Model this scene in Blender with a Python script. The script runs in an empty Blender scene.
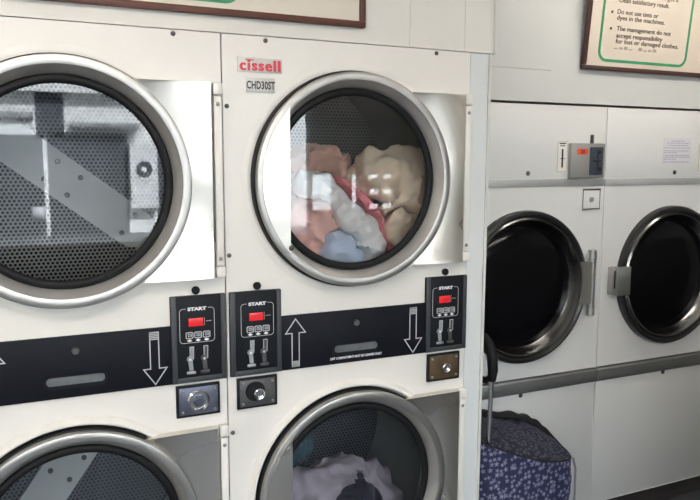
import bpy, bmesh, math, random
from mathutils import Vector, Matrix, noise
from mathutils.bvhtree import BVHTree
random.seed(7)
PI = math.pi
SC = bpy.context.scene
COL = SC.collection
SC.view_settings.view_transform = 'Standard'
SC.view_settings.look = 'None'
SC.view_settings.exposure = 0.0

# ------------------------------------------------------------------ materials
def srgb(r, g, b):
    f = lambda c: (c/12.92 if c <= .04045 else ((c+.055)/1.055)**2.4)
    return (f(r/255), f(g/255), f(b/255), 1)

def mat(name, col, rough=.5, metal=0, spec=.5, var=.04, scale=6, coat=0, streak=None, bump=0, emit=None, bdist=.002, detail=4):
    m = bpy.data.materials.new(name); m.use_nodes = True
    nt = m.node_tree; N = nt.nodes; L = nt.links
    b = N['Principled BSDF']
    b.inputs['Roughness'].default_value = rough
    b.inputs['Metallic'].default_value = metal
    b.inputs['Specular IOR Level'].default_value = spec
    b.inputs['Coat Weight'].default_value = coat
    b.inputs['Coat Roughness'].default_value = .15
    tc = N.new('ShaderNodeTexCoord')
    mp = N.new('ShaderNodeMapping'); L.new(tc.outputs['Object'], mp.inputs[0])
    if streak: mp.inputs['Scale'].default_value = streak
    nz = N.new('ShaderNodeTexNoise'); nz.inputs['Scale'].default_value = scale; nz.inputs['Detail'].default_value = detail
    L.new(mp.outputs[0], nz.inputs['Vector'])
    mx = N.new('ShaderNodeMix'); mx.data_type = 'RGBA'
    c = Vector(col[:3])
    lo = tuple(max(0, v*(1-var*2)) for v in c)+(1,); hi = tuple(min(1, v*(1+var)) for v in c)+(1,)
    mx.inputs[6].default_value = lo; mx.inputs[7].default_value = hi
    L.new(nz.outputs['Fac'], mx.inputs[0]); L.new(mx.outputs[2], b.inputs['Base Color'])
    if streak or metal:
        mr = N.new('ShaderNodeMapRange'); mr.inputs[3].default_value = rough*.8; mr.inputs[4].default_value = rough*1.2
        L.new(nz.outputs['Fac'], mr.inputs[0]); L.new(mr.outputs[0], b.inputs['Roughness'])
    if bump:
        bp = N.new('ShaderNodeBump'); bp.inputs['Strength'].default_value = bump; bp.inputs['Distance'].default_value = bdist
        L.new(nz.outputs['Fac'], bp.inputs['Height']); L.new(bp.outputs[0], b.inputs['Normal'])
    if emit:
        b.inputs['Emission Color'].default_value = emit[0]; b.inputs['Emission Strength'].default_value = emit[1]
    return m

def math_node(nt, op, a, b=None, c=None):
    n = nt.nodes.new('ShaderNodeMath'); n.operation = op
    for i, v in enumerate((a, b, c)):
        if v is None: continue
        if isinstance(v, (int, float)): n.inputs[i].default_value = v
        else: nt.links.new(v, n.inputs[i])
    return n.outputs[0]

def glass_mat(name, tint, ior=1.75):
    m = bpy.data.materials.new(name); m.use_nodes = True
    nt = m.node_tree; N = nt.nodes; L = nt.links
    N.remove(N['Principled BSDF'])
    t = N.new('ShaderNodeBsdfTransparent'); t.inputs[0].default_value = tint
    g = N.new('ShaderNodeBsdfGlossy'); g.inputs['Roughness'].default_value = .0; g.inputs[0].default_value = (1, 1, 1, 1)
    fr = N.new('ShaderNodeFresnel'); fr.inputs['IOR'].default_value = ior
    mx = N.new('ShaderNodeMixShader')
    L.new(fr.outputs[0], mx.inputs[0]); L.new(t.outputs[0], mx.inputs[1]); L.new(g.outputs[0], mx.inputs[2])
    L.new(mx.outputs[0], N['Material Output'].inputs[0])
    return m

def perforated_mat(name='perforated_steel', col=(.25, .255, .25), hole=.004):
    m = mat(name, col, .5, .25, var=.08, scale=5)
    nt = m.node_tree; N = nt.nodes; L = nt.links; b = N['Principled BSDF']
    tc = N.new('ShaderNodeTexCoord'); sx = N.new('ShaderNodeSeparateXYZ'); L.new(tc.outputs['Object'], sx.inputs[0])
    p = .0138
    def lattice(ox, oz):
        fx = math_node(nt, 'SUBTRACT', math_node(nt, 'FRACT', math_node(nt, 'ADD', math_node(nt, 'DIVIDE', sx.outputs[0], p), ox+50)), .5)
        fz = math_node(nt, 'SUBTRACT', math_node(nt, 'FRACT', math_node(nt, 'ADD', math_node(nt, 'DIVIDE', sx.outputs[2], p*1.732), oz+50)), .5)
        fz = math_node(nt, 'MULTIPLY', fz, 1.732)
        return math_node(nt, 'SQRT', math_node(nt, 'ADD', math_node(nt, 'MULTIPLY', fx, fx), math_node(nt, 'MULTIPLY', fz, fz)))
    d = math_node(nt, 'MINIMUM', lattice(0, 0), lattice(.5, .5))
    mask = math_node(nt, 'LESS_THAN', d, .33)
    src = b.inputs['Base Color'].links[0].from_socket
    mx = N.new('ShaderNodeMix'); mx.data_type = 'RGBA'; mx.inputs[7].default_value = (hole, hole*1.1, hole*1.15, 1)
    L.new(src, mx.inputs[6]); L.new(mask, mx.inputs[0]); L.new(mx.outputs[2], b.inputs['Base Color'])
    L.new(math_node(nt, 'MULTIPLY', math_node(nt, 'SUBTRACT', 1, mask), .25), b.inputs['Metallic'])
    L.new(math_node(nt, 'SUBTRACT', .5, math_node(nt, 'MULTIPLY', mask, .5)), b.inputs['Specular IOR Level'])
    return m

def star_mat(name, base, star, cell=26, dim=1.0):
    m = bpy.data.materials.new(name); m.use_nodes = True
    nt = m.node_tree; N = nt.nodes; L = nt.links; b = N['Principled BSDF']
    b.inputs['Roughness'].default_value = .75
    uv = N.new('ShaderNodeTexCoord'); 
    vo = N.new('ShaderNodeTexVoronoi'); vo.voronoi_dimensions = '2D'; vo.inputs['Scale'].default_value = cell; vo.inputs['Randomness'].default_value = .75
    L.new(uv.outputs['UV'], vo.inputs['Vector'])
    df = N.new('ShaderNodeVectorMath'); df.operation = 'SUBTRACT'
    L.new(uv.outputs['UV'], df.inputs[0]); L.new(vo.outputs['Position'], df.inputs[1])
    s = N.new('ShaderNodeSeparateXYZ'); L.new(df.outputs[0], s.inputs[0])
    th = math_node(nt, 'ARCTAN2', s.outputs[1], s.outputs[0])
    sc = N.new('ShaderNodeSeparateColor'); L.new(vo.outputs['Color'], sc.inputs[0])
    r = math_node(nt, 'MULTIPLY', math_node(nt, 'SQRT', math_node(nt, 'ADD', math_node(nt, 'MULTIPLY', s.outputs[0], s.outputs[0]), math_node(nt, 'MULTIPLY', s.outputs[1], s.outputs[1]))), cell)
    co = math_node(nt, 'COSINE', math_node(nt, 'ADD', math_node(nt, 'MULTIPLY', th, 5), math_node(nt, 'MULTIPLY', sc.outputs[0], 6.28)))
    size = math_node(nt, 'ADD', .30, math_node(nt, 'MULTIPLY', sc.outputs[1], .27))
    lim = math_node(nt, 'MULTIPLY', size, math_node(nt, 'ADD', .42, math_node(nt, 'MULTIPLY', .58, math_node(nt, 'POWER', math_node(nt, 'MULTIPLY', math_node(nt, 'ADD', co, 1), .5), 1.5))))
    mask = math_node(nt, 'LESS_THAN', r, lim)
    mx = N.new('ShaderNodeMix'); mx.data_type = 'RGBA'
    mx.inputs[6].default_value = base; mx.inputs[7].default_value = star
    L.new(math_node(nt, 'MULTIPLY', mask, math_node(nt, 'ADD', .55, math_node(nt, 'MULTIPLY', sc.outputs[2], .45))), mx.inputs[0])
    L.new(mx.outputs[2], b.inputs['Base Color'])
    return m

M = {}
M['enamel'] = mat('white_enamel', (.835, .805, .75), .38, var=.02, scale=2.5, coat=.15)
M['enamel_cool'] = mat('pale_grey_enamel', (.74, .74, .725), .40, var=.02, scale=2, coat=.1)
M['board'] = mat('painted_board', (.80, .775, .715), .6, var=.03, scale=3)
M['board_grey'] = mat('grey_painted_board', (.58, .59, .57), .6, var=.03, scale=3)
M['filler'] = mat('filler_paint', (.72, .74, .73), .5, var=.02, scale=3)
M['edge'] = mat('ivory_edge_trim', (.66, .65, .61), .45, var=.03)
M['steel'] = mat('brushed_steel', (.66, .65, .63), .30, 1, var=.06, scale=7, streak=(.6, 1, 14))
M['ring'] = mat('satin_ring_steel', (.44, .425, .40), .40, 1, var=.06, scale=9)
M['cone'] = mat('dull_inner_steel', (.50, .485, .465), .5, .75, var=.08, scale=9)
M['plate'] = mat('polished_plate_steel', (.68, .64, .58), .29, 1, var=.10, scale=3.2, streak=(1, 1, 1.3), bump=.7, bdist=.03, detail=.8)
M['chrome'] = mat('chrome', (.72, .72, .72), .14, 1, var=.03)
M['chrome_dark'] = mat('dark_chrome', (.22, .22, .22), .22, 1, var=.05)
M['strip'] = mat('aluminium_strip', (.46, .47, .475), .42, .9, var=.08, scale=6, streak=(.3, 1, 6))
M['strip_light'] = mat('light_steel_strip', (.52, .53, .53), .4, .45, var=.1, scale=4, streak=(.4, 1, 3))
M['rubber'] = mat('black_rubber', (.007, .007, .0075), .55, spec=.2, var=.1)
M['band'] = mat('black_panel_paint', (.008, .009, .013), .5, spec=.12, var=.1, scale=8)
M['panel'] = mat('charcoal_panel', (.010, .011, .014), .5, spec=.14, var=.12, scale=12)
M['panel_edge'] = mat('grey_panel_edge', (.035, .038, .043), .5, var=.08)
M['line'] = mat('pale_print', (.55, .56, .57), .5, var=.05)
M['white'] = mat('white_print', (.85, .85, .85), .5, var=.03)
M['silver'] = mat('silver_metal', (.42, .43, .44), .35, .7, var=.1, scale=40)
M['greymetal'] = mat('weathered_grey_metal', (.11, .11, .11), .45, .6, var=.25, scale=30)
M['lip'] = mat('grey_pull_metal', (.17, .18, .185), .4, .5, var=.25, scale=30)
M['rust'] = mat('rusty_brown_metal', (.13, .085, .045), .55, .5, var=.45, scale=22)
M['bluemetal'] = mat('bluish_metal', (.15, .16, .22), .4, .7, var=.3, scale=25)
M['red_led'] = mat('red_display', (.35, .005, .01), .3, var=.05, emit=((1, .015, .03, 1), .55))
M['led_digit'] = mat('display_digits', (.3, .02, .02), .3, var=.02, emit=((1, .05, .05, 1), .25))
M['badge'] = mat('silver_badge', (.58, .56, .53), .4, .3, var=.05)
M['red'] = mat('red_lettering', (.62, .02, .045), .45, var=.05)
M['redorange'] = mat('orange_red_sticker', (.75, .09, .04), .5, var=.05)
M['ink'] = mat('black_ink', (.015, .014, .014), .6, var=.05)
M['brownink'] = mat('dark_brown_ink', (.05, .035, .03), .6, var=.05)
M['pencil'] = mat('faint_pencil', (.42, .38, .35), .7, var=.1)
M['screw'] = mat('dark_screw', (.10, .095, .09), .4, .6, var=.2, scale=60)
M['screwlight'] = mat('grey_screw', (.3, .29, .28), .35, .8, var=.1, scale=60)
M['glass'] = glass_mat('door_glass', (1, 1, 1, 1), 1.75)
M['window'] = glass_mat('window_glass', (.93, .95, .95, 1), 1.3)
M['perf'] = perforated_mat()
M['perf_haze'] = perforated_mat('haze_toned_perforated_steel', (.27, .28, .27), .13)  # low-contrast holes: reflection haze on the glass put into the steel colour
M['perf_shade'] = perforated_mat('shade_toned_perforated_steel', (.085, .10, .115), .02)  # same drum steel with the lower drums' shade put into its colour
M['drum'] = mat('drum_steel', (.50, .51, .50), .45, .35, var=.1, scale=5)
M['bar'] = mat('grey_reinforcing_bar', (.52, .545, .535), .45, .1, var=.06, scale=4)
M['darkdrum'] = mat('dark_drum', (.02, .02, .022), .5, var=.1)
M['black_door'] = mat('black_door_ring', (.010, .010, .011), .3, var=.1)
M['smoke'] = mat('dark_smoked_glass', (.003, .003, .004), .12, spec=.22, var=.05)
M['frame_wood'] = mat('brown_frame_wood', (.115, .035, .02), .5, var=.25, scale=9, streak=(1, 1, 10))
M['frame_wood_dark'] = mat('dark_brown_frame_wood', (.075, .03, .024), .5, var=.25, scale=9, streak=(1, 1, 10))
M['signboard'] = mat('cream_signboard', (.66, .58, .49), .6, var=.03, scale=4)
M['signboard_pale'] = mat('pale_cream_signboard', (.72, .66, .57), .6, var=.03, scale=4)
M['green'] = mat('green_print', (.045, .30, .135), .5, var=.08)
M['paper'] = mat('notice_paper', (.70, .69, .72), .7, var=.03)
M['lilac'] = mat('faded_lilac_print', (.40, .37, .47), .7, var=.15, scale=60)
M['navy_insert'] = mat('dark_slate_insert', (.035, .045, .065), .4, var=.2, scale=30)
M['coinbox'] = mat('grey_coin_box', (.37, .36, .34), .42, .5, var=.06, scale=12)
M['kick'] = mat('dark_kickboard', (.055, .05, .048), .6, var=.15)
M['floor'] = mat('vinyl_floor', (.075, .08, .088), .45, var=.15, scale=12)
M['ceiling'] = mat('ceiling_paint', (.62, .60, .60), .7, var=.03)
M['wall'] = mat('shop_wall_paint', (.55, .54, .50), .7, var=.04)
M['lilac_wall'] = mat('lilac_grey_paint', (.45, .40, .43), .7, var=.04)
M['wall_dark'] = mat('grey_green_wall_paint', (.30, .31, .275), .7, var=.06)
M['stall'] = mat('dark_stall_riser', (.07, .07, .068), .6, var=.1)
M['mullion'] = mat('dark_window_frame', (.06, .06, .06), .45, var=.1)
M['whiteframe'] = mat('white_window_frame', (.7, .7, .68), .5, var=.05)
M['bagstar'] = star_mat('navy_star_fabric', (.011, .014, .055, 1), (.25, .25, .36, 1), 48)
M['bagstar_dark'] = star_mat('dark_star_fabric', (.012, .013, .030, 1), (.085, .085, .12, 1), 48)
M['baginside'] = mat('black_lining', (.006, .006, .008), .8, var=.1)
M['street'] = mat('street_asphalt', (.06, .06, .06), .9, var=.2)
M['facade'] = mat('pale_facade_render', (.72, .70, .66), .9, var=.05, scale=1)
M['facade_dark'] = mat('dark_facade_opening', (.03, .032, .035), .4, var=.2)
M['facade_grey'] = mat('grey_facade_band', (.13, .13, .125), .8, var=.1)
M['tube'] = mat('lamp_tube', (.9, .88, .82), .5, var=.01, emit=((1, .93, .85, 1), 29))

def cloth_mat(name, col, var=.10, sc=14):
    m = mat(name, col, .9, spec=.2, var=var, scale=sc, bump=.6)
    m.node_tree.nodes['Principled BSDF'].inputs['Sheen Weight'].default_value = .2
    return m
M['c_pink'] = cloth_mat('dusty_pink_cloth', (.86, .54, .48))
M['c_blue'] = cloth_mat('light_blue_cloth', (.64, .76, .95))
M['c_white'] = cloth_mat('white_cloth', (.95, .96, .94), .05)
M['c_red'] = cloth_mat('red_pink_cloth', (.72, .24, .27))
M['c_rose'] = cloth_mat('rose_cloth', (.74, .42, .46))
M['c_beige'] = cloth_mat('beige_cloth', (.84, .70, .54), .06)
M['c_cream'] = cloth_mat('cream_cloth', (.84, .77, .68), .06)
M['c_brown'] = cloth_mat('brown_pink_cloth', (.50, .31, .26))
M['c_lilac'] = cloth_mat('pale_lilac_cloth', (.50, .44, .50), .05)
M['c_navy'] = cloth_mat('navy_cloth', (.02, .02, .04))
M['c_teal'] = cloth_mat('dark_teal_cloth', (.02, .07, .10))

# ------------------------------------------------------------------ mesh builder
class MB:
    def __init__(s): s.v = []; s.f = []; s.uv = None
    def add(s, vs, fs):
        o = len(s.v); s.v += [tuple(v) for v in vs]; s.f += [tuple(i+o for i in f) for f in fs]; return s
    def box(s, x0, x1, y0, y1, z0, z1, bev=0, seg=2):
        bm = bmesh.new(); bmesh.ops.create_cube(bm, size=1)
        for v in bm.verts:
            v.co = Vector(((x0+x1)/2+v.co.x*(x1-x0), (y0+y1)/2+v.co.y*(y1-y0), (z0+z1)/2+v.co.z*(z1-z0)))
        if bev: bmesh.ops.bevel(bm, geom=bm.edges[:], offset=bev, segments=seg, affect='EDGES', profile=.5)
        return s.bm(bm)
    def bm(s, bm):
        bm.verts.index_update()
        s.add([v.co.copy() for v in bm.verts], [[v.index for v in f.verts] for f in bm.faces]); bm.free(); return s
    def lathe(s, cx, cz, prof, n=96, closed=False, a0=0, a1=2*PI):
        full = abs(a1-a0-2*PI) < 1e-6; k = n if full else n+1; P = len(prof); vs = []; fs = []
        for i in range(k):
            a = a0+(a1-a0)*i/n
            for r, y in prof: vs.append((cx+r*math.cos(a), y, cz+r*math.sin(a)))
        for i in range(n):
            j = (i+1) % k
            for q in range(P if closed else P-1):
                w = (q+1) % P
                fs.append((i*P+q, j*P+q, j*P+w, i*P+w))
        return s.add(vs, fs)
    def torus(s, cx, cz, R, r, y, n=96, m=10, sq=1):
        return s.lathe(cx, cz, [(R+r*math.cos(2*PI*k/m), y+r*sq*math.sin(2*PI*k/m)) for k in range(m)], n, True)
    def cyl(s, cx, cz, r, y0, y1, n=24, bev=0):   # y0 is the front
        pr = [(0, y0), (r-bev, y0), (r, y0+bev), (r, y1), (0, y1)] if bev else [(0, y0), (r, y0), (r, y1), (0, y1)]
        return s.lathe(cx, cz, pr, n)
    def prism(s, pts, y0, y1):                     # polygon in XZ extruded along y
        n = len(pts); vs = [(x, y0, z) for x, z in pts]+[(x, y1, z) for x, z in pts]
        a = sum(pts[i][0]*pts[(i+1) % n][1]-pts[(i+1) % n][0]*pts[i][1] for i in range(n))
        f0 = list(range(n)) if a > 0 else list(range(n))[::-1]
        fs = [tuple(f0), tuple(i+n for i in f0[::-1])]
        for i in range(n):
            j = f0[i]; k = f0[(i+1) % n]; fs.append((k, j, j+n, k+n))
        return s.add(vs, fs)
    def outline(s, pts, w, y0, y1):                # closed polyline of width w
        n = len(pts); P = [Vector(p) for p in pts]
        a = sum(P[i].x*P[(i+1) % n].y-P[(i+1) % n].x*P[i].y for i in range(n))
        if a < 0: P.reverse()
        ins = []
        for i in range(n):
            d0 = (P[i]-P[i-1]).normalized(); d1 = (P[(i+1) % n]-P[i]).normalized()
            n0 = Vector((-d0.y, d0.x)); n1 = Vector((-d1.y, d1.x)); b = (n0+n1).normalized()
            ins.append(P[i]+b*(w/max(.3, b.dot(n0))))
        vs = [(p.x, y0, p.y) for p in P]+[(p.x, y0, p.y) for p in ins]+[(p.x, y1, p.y) for p in P]+[(p.x, y1, p.y) for p in ins]
        fs = []
        for i in range(n):
            j = (i+1) % n
            fs += [(i, j, n+j, n+i), (j, i, 2*n+i, 2*n+j), (n+i, n+j, 3*n+j, 3*n+i)]
        return s.add(vs, fs)
    def tube(s, path, r, n=12, cap=True, closed=False):
        P = [Vector(p) for p in path]; k = len(P); vs = []; fs = []
        rr = r if isinstance(r, (list, tuple)) else [r]*k
        prev = None
        for i in range(k):
            a = P[i-1] if (i or closed) else P[i]; b = P[(i+1) % k] if (i < k-1 or closed) else P[i]
            t = (b-a).normalized()
            if prev is None: u = t.orthogonal().normalized()
            else: u = (prev-t*prev.dot(t)).normalized()
            prev = u; w = t.cross(u)
            for j in range(n):
                q = 2*PI*j/n; vs.append(P[i]+(u*math.cos(q)+w*math.sin(q))*rr[i])
        for i in range(k if closed else k-1):
            e = (i+1) % k
            for j in range(n): fs.append((i*n+j, i*n+(j+1) % n, e*n+(j+1) % n, e*n+j))
        if cap and not closed: fs += [tuple(range(n))[::-1], tuple(range((k-1)*n, k*n))]
        return s.add(vs, fs)
    def text(s, body, x, z, size, y, align='LEFT', off=0, sx=1, ext=.0003, shear=0, spacing=1):
        cu = bpy.data.curves.new('t', 'FONT'); cu.body = body; cu.size = size; cu.align_x = align
        cu.offset = off; cu.extrude = ext; cu.resolution_u = 3; cu.shear = shear; cu.space_character = spacing
        o = bpy.data.objects.new('t', cu); COL.objects.link(o)
        dg = bpy.context.evaluated_depsgraph_get(); dg.update()
        me = bpy.data.meshes.new_from_object(o.evaluated_get(dg))
        s.add([(x+v.co.x*sx, y-v.co.z, z+v.co.y) for v in me.vertices], [tuple(p.vertices) for p in me.polygons])
        bpy.data.objects.remove(o); bpy.data.curves.remove(cu); bpy.data.meshes.remove(me)
        return s

ORG = {}
def link(name, mb, m, parent=None, label=None, org=None, smooth=None, loc=None):
    o3 = Vector(ORG[parent.name]) if parent else Vector(org or (0, 0, 0))
    me = bpy.data.meshes.new(name)
    me.from_pydata([Vector(v)-o3 for v in mb.v], [], mb.f)
    if mb.uv:
        ul = me.uv_layers.new(name='UVMap')
        for li, lp in enumerate(me.loops): ul.data[li].uv = mb.uv[lp.vertex_index]
    bm = bmesh.new(); bm.from_mesh(me); bmesh.ops.recalc_face_normals(bm, faces=bm.faces[:]); bm.to_mesh(me); bm.free()
    me.materials.append(m)
    for p in me.polygons: p.use_smooth = True
    me.set_sharp_from_angle(angle=math.radians(smooth or 35))
    o = bpy.data.objects.new(name, me); COL.objects.link(o)
    if parent: o.parent = parent; ORG[o.name] = tuple(o3)
    else: o.location = o3; ORG[o.name] = tuple(o3)
    if label: o['label'] = label
    return o
def tag(o, label, cat, group=None):
    o['label'] = label; o['category'] = cat
    if group: o['group'] = group
    return o
def thing(name, label, cat, org, loc=None, group=None):
    o = bpy.data.objects.new(name, None); COL.objects.link(o); o.empty_display_size = .1
    o.location = loc if loc is not None else org; ORG[o.name] = tuple(org)
    return tag(o, label, cat, group)
def struct(name, mb, m, parent=None, org=None):
    o = link(name, mb, m, parent, org=org)
    if not parent: o['kind'] = 'structure'
    return o
def copy_tree(o, parent=None):
    c = o.copy(); COL.objects.link(c); c.parent = parent
    for ch in list(o.children): copy_tree(ch, c)
    return c

def rrect(x0, x1, z0, z1, r, n=5):
    pts = []
    for cx, cz, a in ((x1-r, z1-r, 0), (x0+r, z1-r, PI/2), (x0+r, z0+r, PI), (x1-r, z0+r, 1.5*PI)):
        for k in range(n+1):
            q = a+PI/2*k/n; pts.append((cx+r*math.cos(q), cz+r*math.sin(q)))
    return pts

def holed_panel(mb, x0, x1, z0, z1, cx, cz, r, y, depth, n=96):
    """flat front sheet with a round opening and its short inward lip"""
    ang = [2*PI*i/n for i in range(n)]
    for X, Z in ((x0, z0), (x0, z1), (x1, z0), (x1, z1)): ang.append(math.atan2(Z-cz, X-cx) % (2*PI))
    ang = sorted(set(ang)); k = len(ang); vs = []
    for a in ang:
        c, s = math.cos(a), math.sin(a)
        t = min((x1-cx)/c if c > 1e-9 else 9, (x0-cx)/c if c < -1e-9 else 9, (z1-cz)/s if s > 1e-9 else 9, (z0-cz)/s if s < -1e-9 else 9)
        vs += [(cx+t*c, y, cz+t*s), (cx+r*c, y, cz+r*s), (cx+r*c, y+depth, cz+r*s)]
    fs = []
    for i in range(k):
        j = (i+1) % k
        fs += [(3*i, 3*j, 3*j+1, 3*i+1), (3*i+1, 3*j+1, 3*j+2, 3*i+2)]
    return mb.add(vs, fs)

# ------------------------------------------------------------------ constants from the survey
W = .8
TOP = 1.95
RCX, UZ, LZ, R = .3931, 1.5529, .6037, .3124
YB = .373

# ------------------------------------------------------------------ stacked tumble dryer
def screw(mb, x, z, r=.0065, y=0):
    mb.lathe(x, z, [(0, y-.004), (r*.5, y-.004), (r*.95, y-.0022), (r, y)], 14); return mb

def door(root, cz, plate_dark=False):
    cx = RCX
    # satin steel ring with its conical inner wall: the door itself
    mb = MB().lathe(cx, cz, [(.3110, -.018), (.3110, -.044), (.3098, -.0462), (.308, -.047), (.289, -.047), (.2872, -.0462), (.2865, -.044)], 128)
    d = link('door', mb, M['ring'], root)
    mb = MB().lathe(cx, cz, [(.2868, -.0435), (.284, -.040), (.268, -.010), (.266, -.006)], 128)
    link('inner_rim', mb, M['cone'], d)
    # black rubber round the outside and round the glass
    mb = MB().lathe(cx, cz, [(.3082, -.001), (.3168, -.001), (.3168, -.016), (.3150, -.024), (.3105, -.0255)], 128)
    link('outer_gasket', mb, M['rubber'], d)
    mb = MB().torus(cx, cz, .2565, .0115, -.010, 128, 12, .75)
    link('glass_gasket', mb, M['rubber'], d)
    mb = MB().lathe(cx, cz, [(0, -.0065), (.252, -.0065)], 96)
    link('window_glass', mb, M['glass'], d)
    # rectangular hinge-side plate behind the ring
    n = 48; z0, z1 = cz-.262, cz+.262; xr = .7655; vs = []; fs = []
    for i in range(n+1):
        z = z0+(z1-z0)*i/n; xl = cx+math.sqrt(max(0, .304**2-(z-cz)**2))
        vs += [(xl, -.004, z), (xl, -.030, z), (xl+.010, -.0335, z), (xr-.004, -.0325, z), (xr, -.029, z), (xr, -.004, z)]
    for i in range(n):
        for q in range(5): fs.append((6*i+q, 6*i+6+q, 6*i+7+q, 6*i+1+q))
    fs += [tuple(range(6)), tuple(range(6*n, 6*n+6))[::-1]]
    link('hinge_plate', MB().add(vs, fs), M['plate'], d)
    # hinge: slim white post, two knuckles, pins
    mb = MB().box(.772, .794, -.022, -.001, z0+.033, z1-.034, .003).box(.7695, .795, -.027, -.001, z1-.031, z1+.002, .004).box(.7695, .795, -.027, -.001, z0, z0+.030, .004)
    h = link('hinge', mb, M['enamel'], d)
    for zz in (z1-.055, z0+.052): link('screw', screw(MB(), .783, zz, .0055, -.022), M['screwlight'], h)
    # segment-shaped pull plate on the opening side
    ch = cx-.2165; rp = .2965
    aa = math.acos((ch-cx)/rp); pts = []
    for k in range(41):
        a = aa+(2*PI-2*aa)*k/40; pts.append((cx+rp*math.cos(a), cz+rp*math.sin(a)))
    mb = MB().prism(pts, -.0505, -.0472)
    hp = link('pull_plate', mb, M['plate'], d)
    mb = MB(); screw(mb, .178, cz-.187, .008, -.0505)
    link('screw', mb, M['screw'], hp)
    return d

def drum(root, cz, ang, pm='perf', du=0):
    cx = RCX; yb = .56
    mb = MB().lathe(cx, cz, [(.276, .012), (.276, .05), (.375, .07), (.375, yb)], 96)
    d = link('drum', mb, M['drum'], root)
    mb = MB().lathe(cx, cz, [(0, yb), (.375, yb)], 96)
    link('perforated_back', mb, M[pm], d)
    # smooth reinforcing bar right across the perforated back
    c, s = math.cos(ang), math.sin(ang)
    def loc(u, v): return (cx+du+u*c-v*s, cz+u*s+v*c)
    pts = []
    for u0, a0 in ((.275, -PI/2), (-.275, PI/2)):
        for k in range(13):
            a = a0+PI*k/12; pts.append(loc(u0+.058*math.cos(a), .066*math.sin(a)))
    mb = MB().prism(pts, yb-.022, yb-.0005)
    b = link('reinforcing_bar', mb, M['bar'], d)
    for u, v in ((-.042, .035), (.042, .035), (-.042, -.035), (.042, -.035), (.25, .036), (.25, -.036), (-.25, .036), (-.25, -.036)):
        x, z = loc(u, v)
        link('bolt', MB().cyl(x, z, .0085, yb-.030, yb-.021, 12, .002), M['screw'], b)
    x, z = cx-.047, cz-.112
    link('data_plate', MB().box(x-.022, x+.022, yb-.004, yb-.0005, z-.022, z+.022, .002), M['silver'], d)
    # three lifters along the drum wall
    for k in range(3):
        a = ang+PI/2+k*2*PI/3+.5; q = []
        for t, h in ((-.06, .002), (-.02, .034), (.02, .034), (.06, .002)):
            rr = .374-h; q.append((cx+rr*math.cos(a+t/.37), cz+rr*math.sin(a+t/.37)))
        link('lifter', MB().prism(q, .09, yb-.002), M['drum'], d)
    return d

def arrow_parts(band, y):
    up = [(.2045, 1.154), (.171, 1.108), (.192, 1.108), (.192, 1.008), (.217, 1.008), (.217, 1.108), (.238, 1.108)]
    dn = [(.6, 1.005), (.567, 1.053), (.5865, 1.053), (.5865, 1.153), (.6125, 1.153), (.6125, 1.053), (.634, 1.053)]
    for pts, (zb, zt, xa, xb) in ((up, (1.008, 1.026, .192, .217)), (dn, (1.130, 1.153, .5865, .6125))):
        mb = MB().outline(pts, .0028, y-.0012, y)
        k = 5
        for i in range(k):
            z = zb+(zt-zb)*(i+.25)/k
            mb.box(xa, xb, y-.0012, y, z, z+(zt-zb)/k*.6)
        link('printed_arrow', mb, M['line'], band)

def coin_slot(panel, x, bright):
    y = -.0115
    mb = MB()
    mb.prism([(x, 1.102), (x+.009, 1.102), (x+.008, 1.072), (x+.001, 1.068)], y-.004, y)
    mb.cyl(x-.001, 1.068, .0085, y-.006, y, 16, .001)
    mb.prism([(x-.006, 1.066), (x+.006, 1.064), (x+.008, 1.036), (x-.003, 1.036)], y-.003, y)
    mb.box(x-.011, x+.014, y-.006, y, 1.026, 1.034, .002)
    c = link('coin_slot', mb, M['silver'] if bright else M['greymetal'], panel)
    link('slot_edge', MB().outline([(x-.0015, 1.103), (x+.0105, 1.103), (x+.0095, 1.068), (x-.0015, 1.066)], .0014, y-.0045, y-.001), M['line'], c)
    link('slot_rivet', MB().cyl(x-.001, 1.068, .0035, y-.008, y-.0055, 12), M['white' if bright else 'line'], c)

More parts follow.
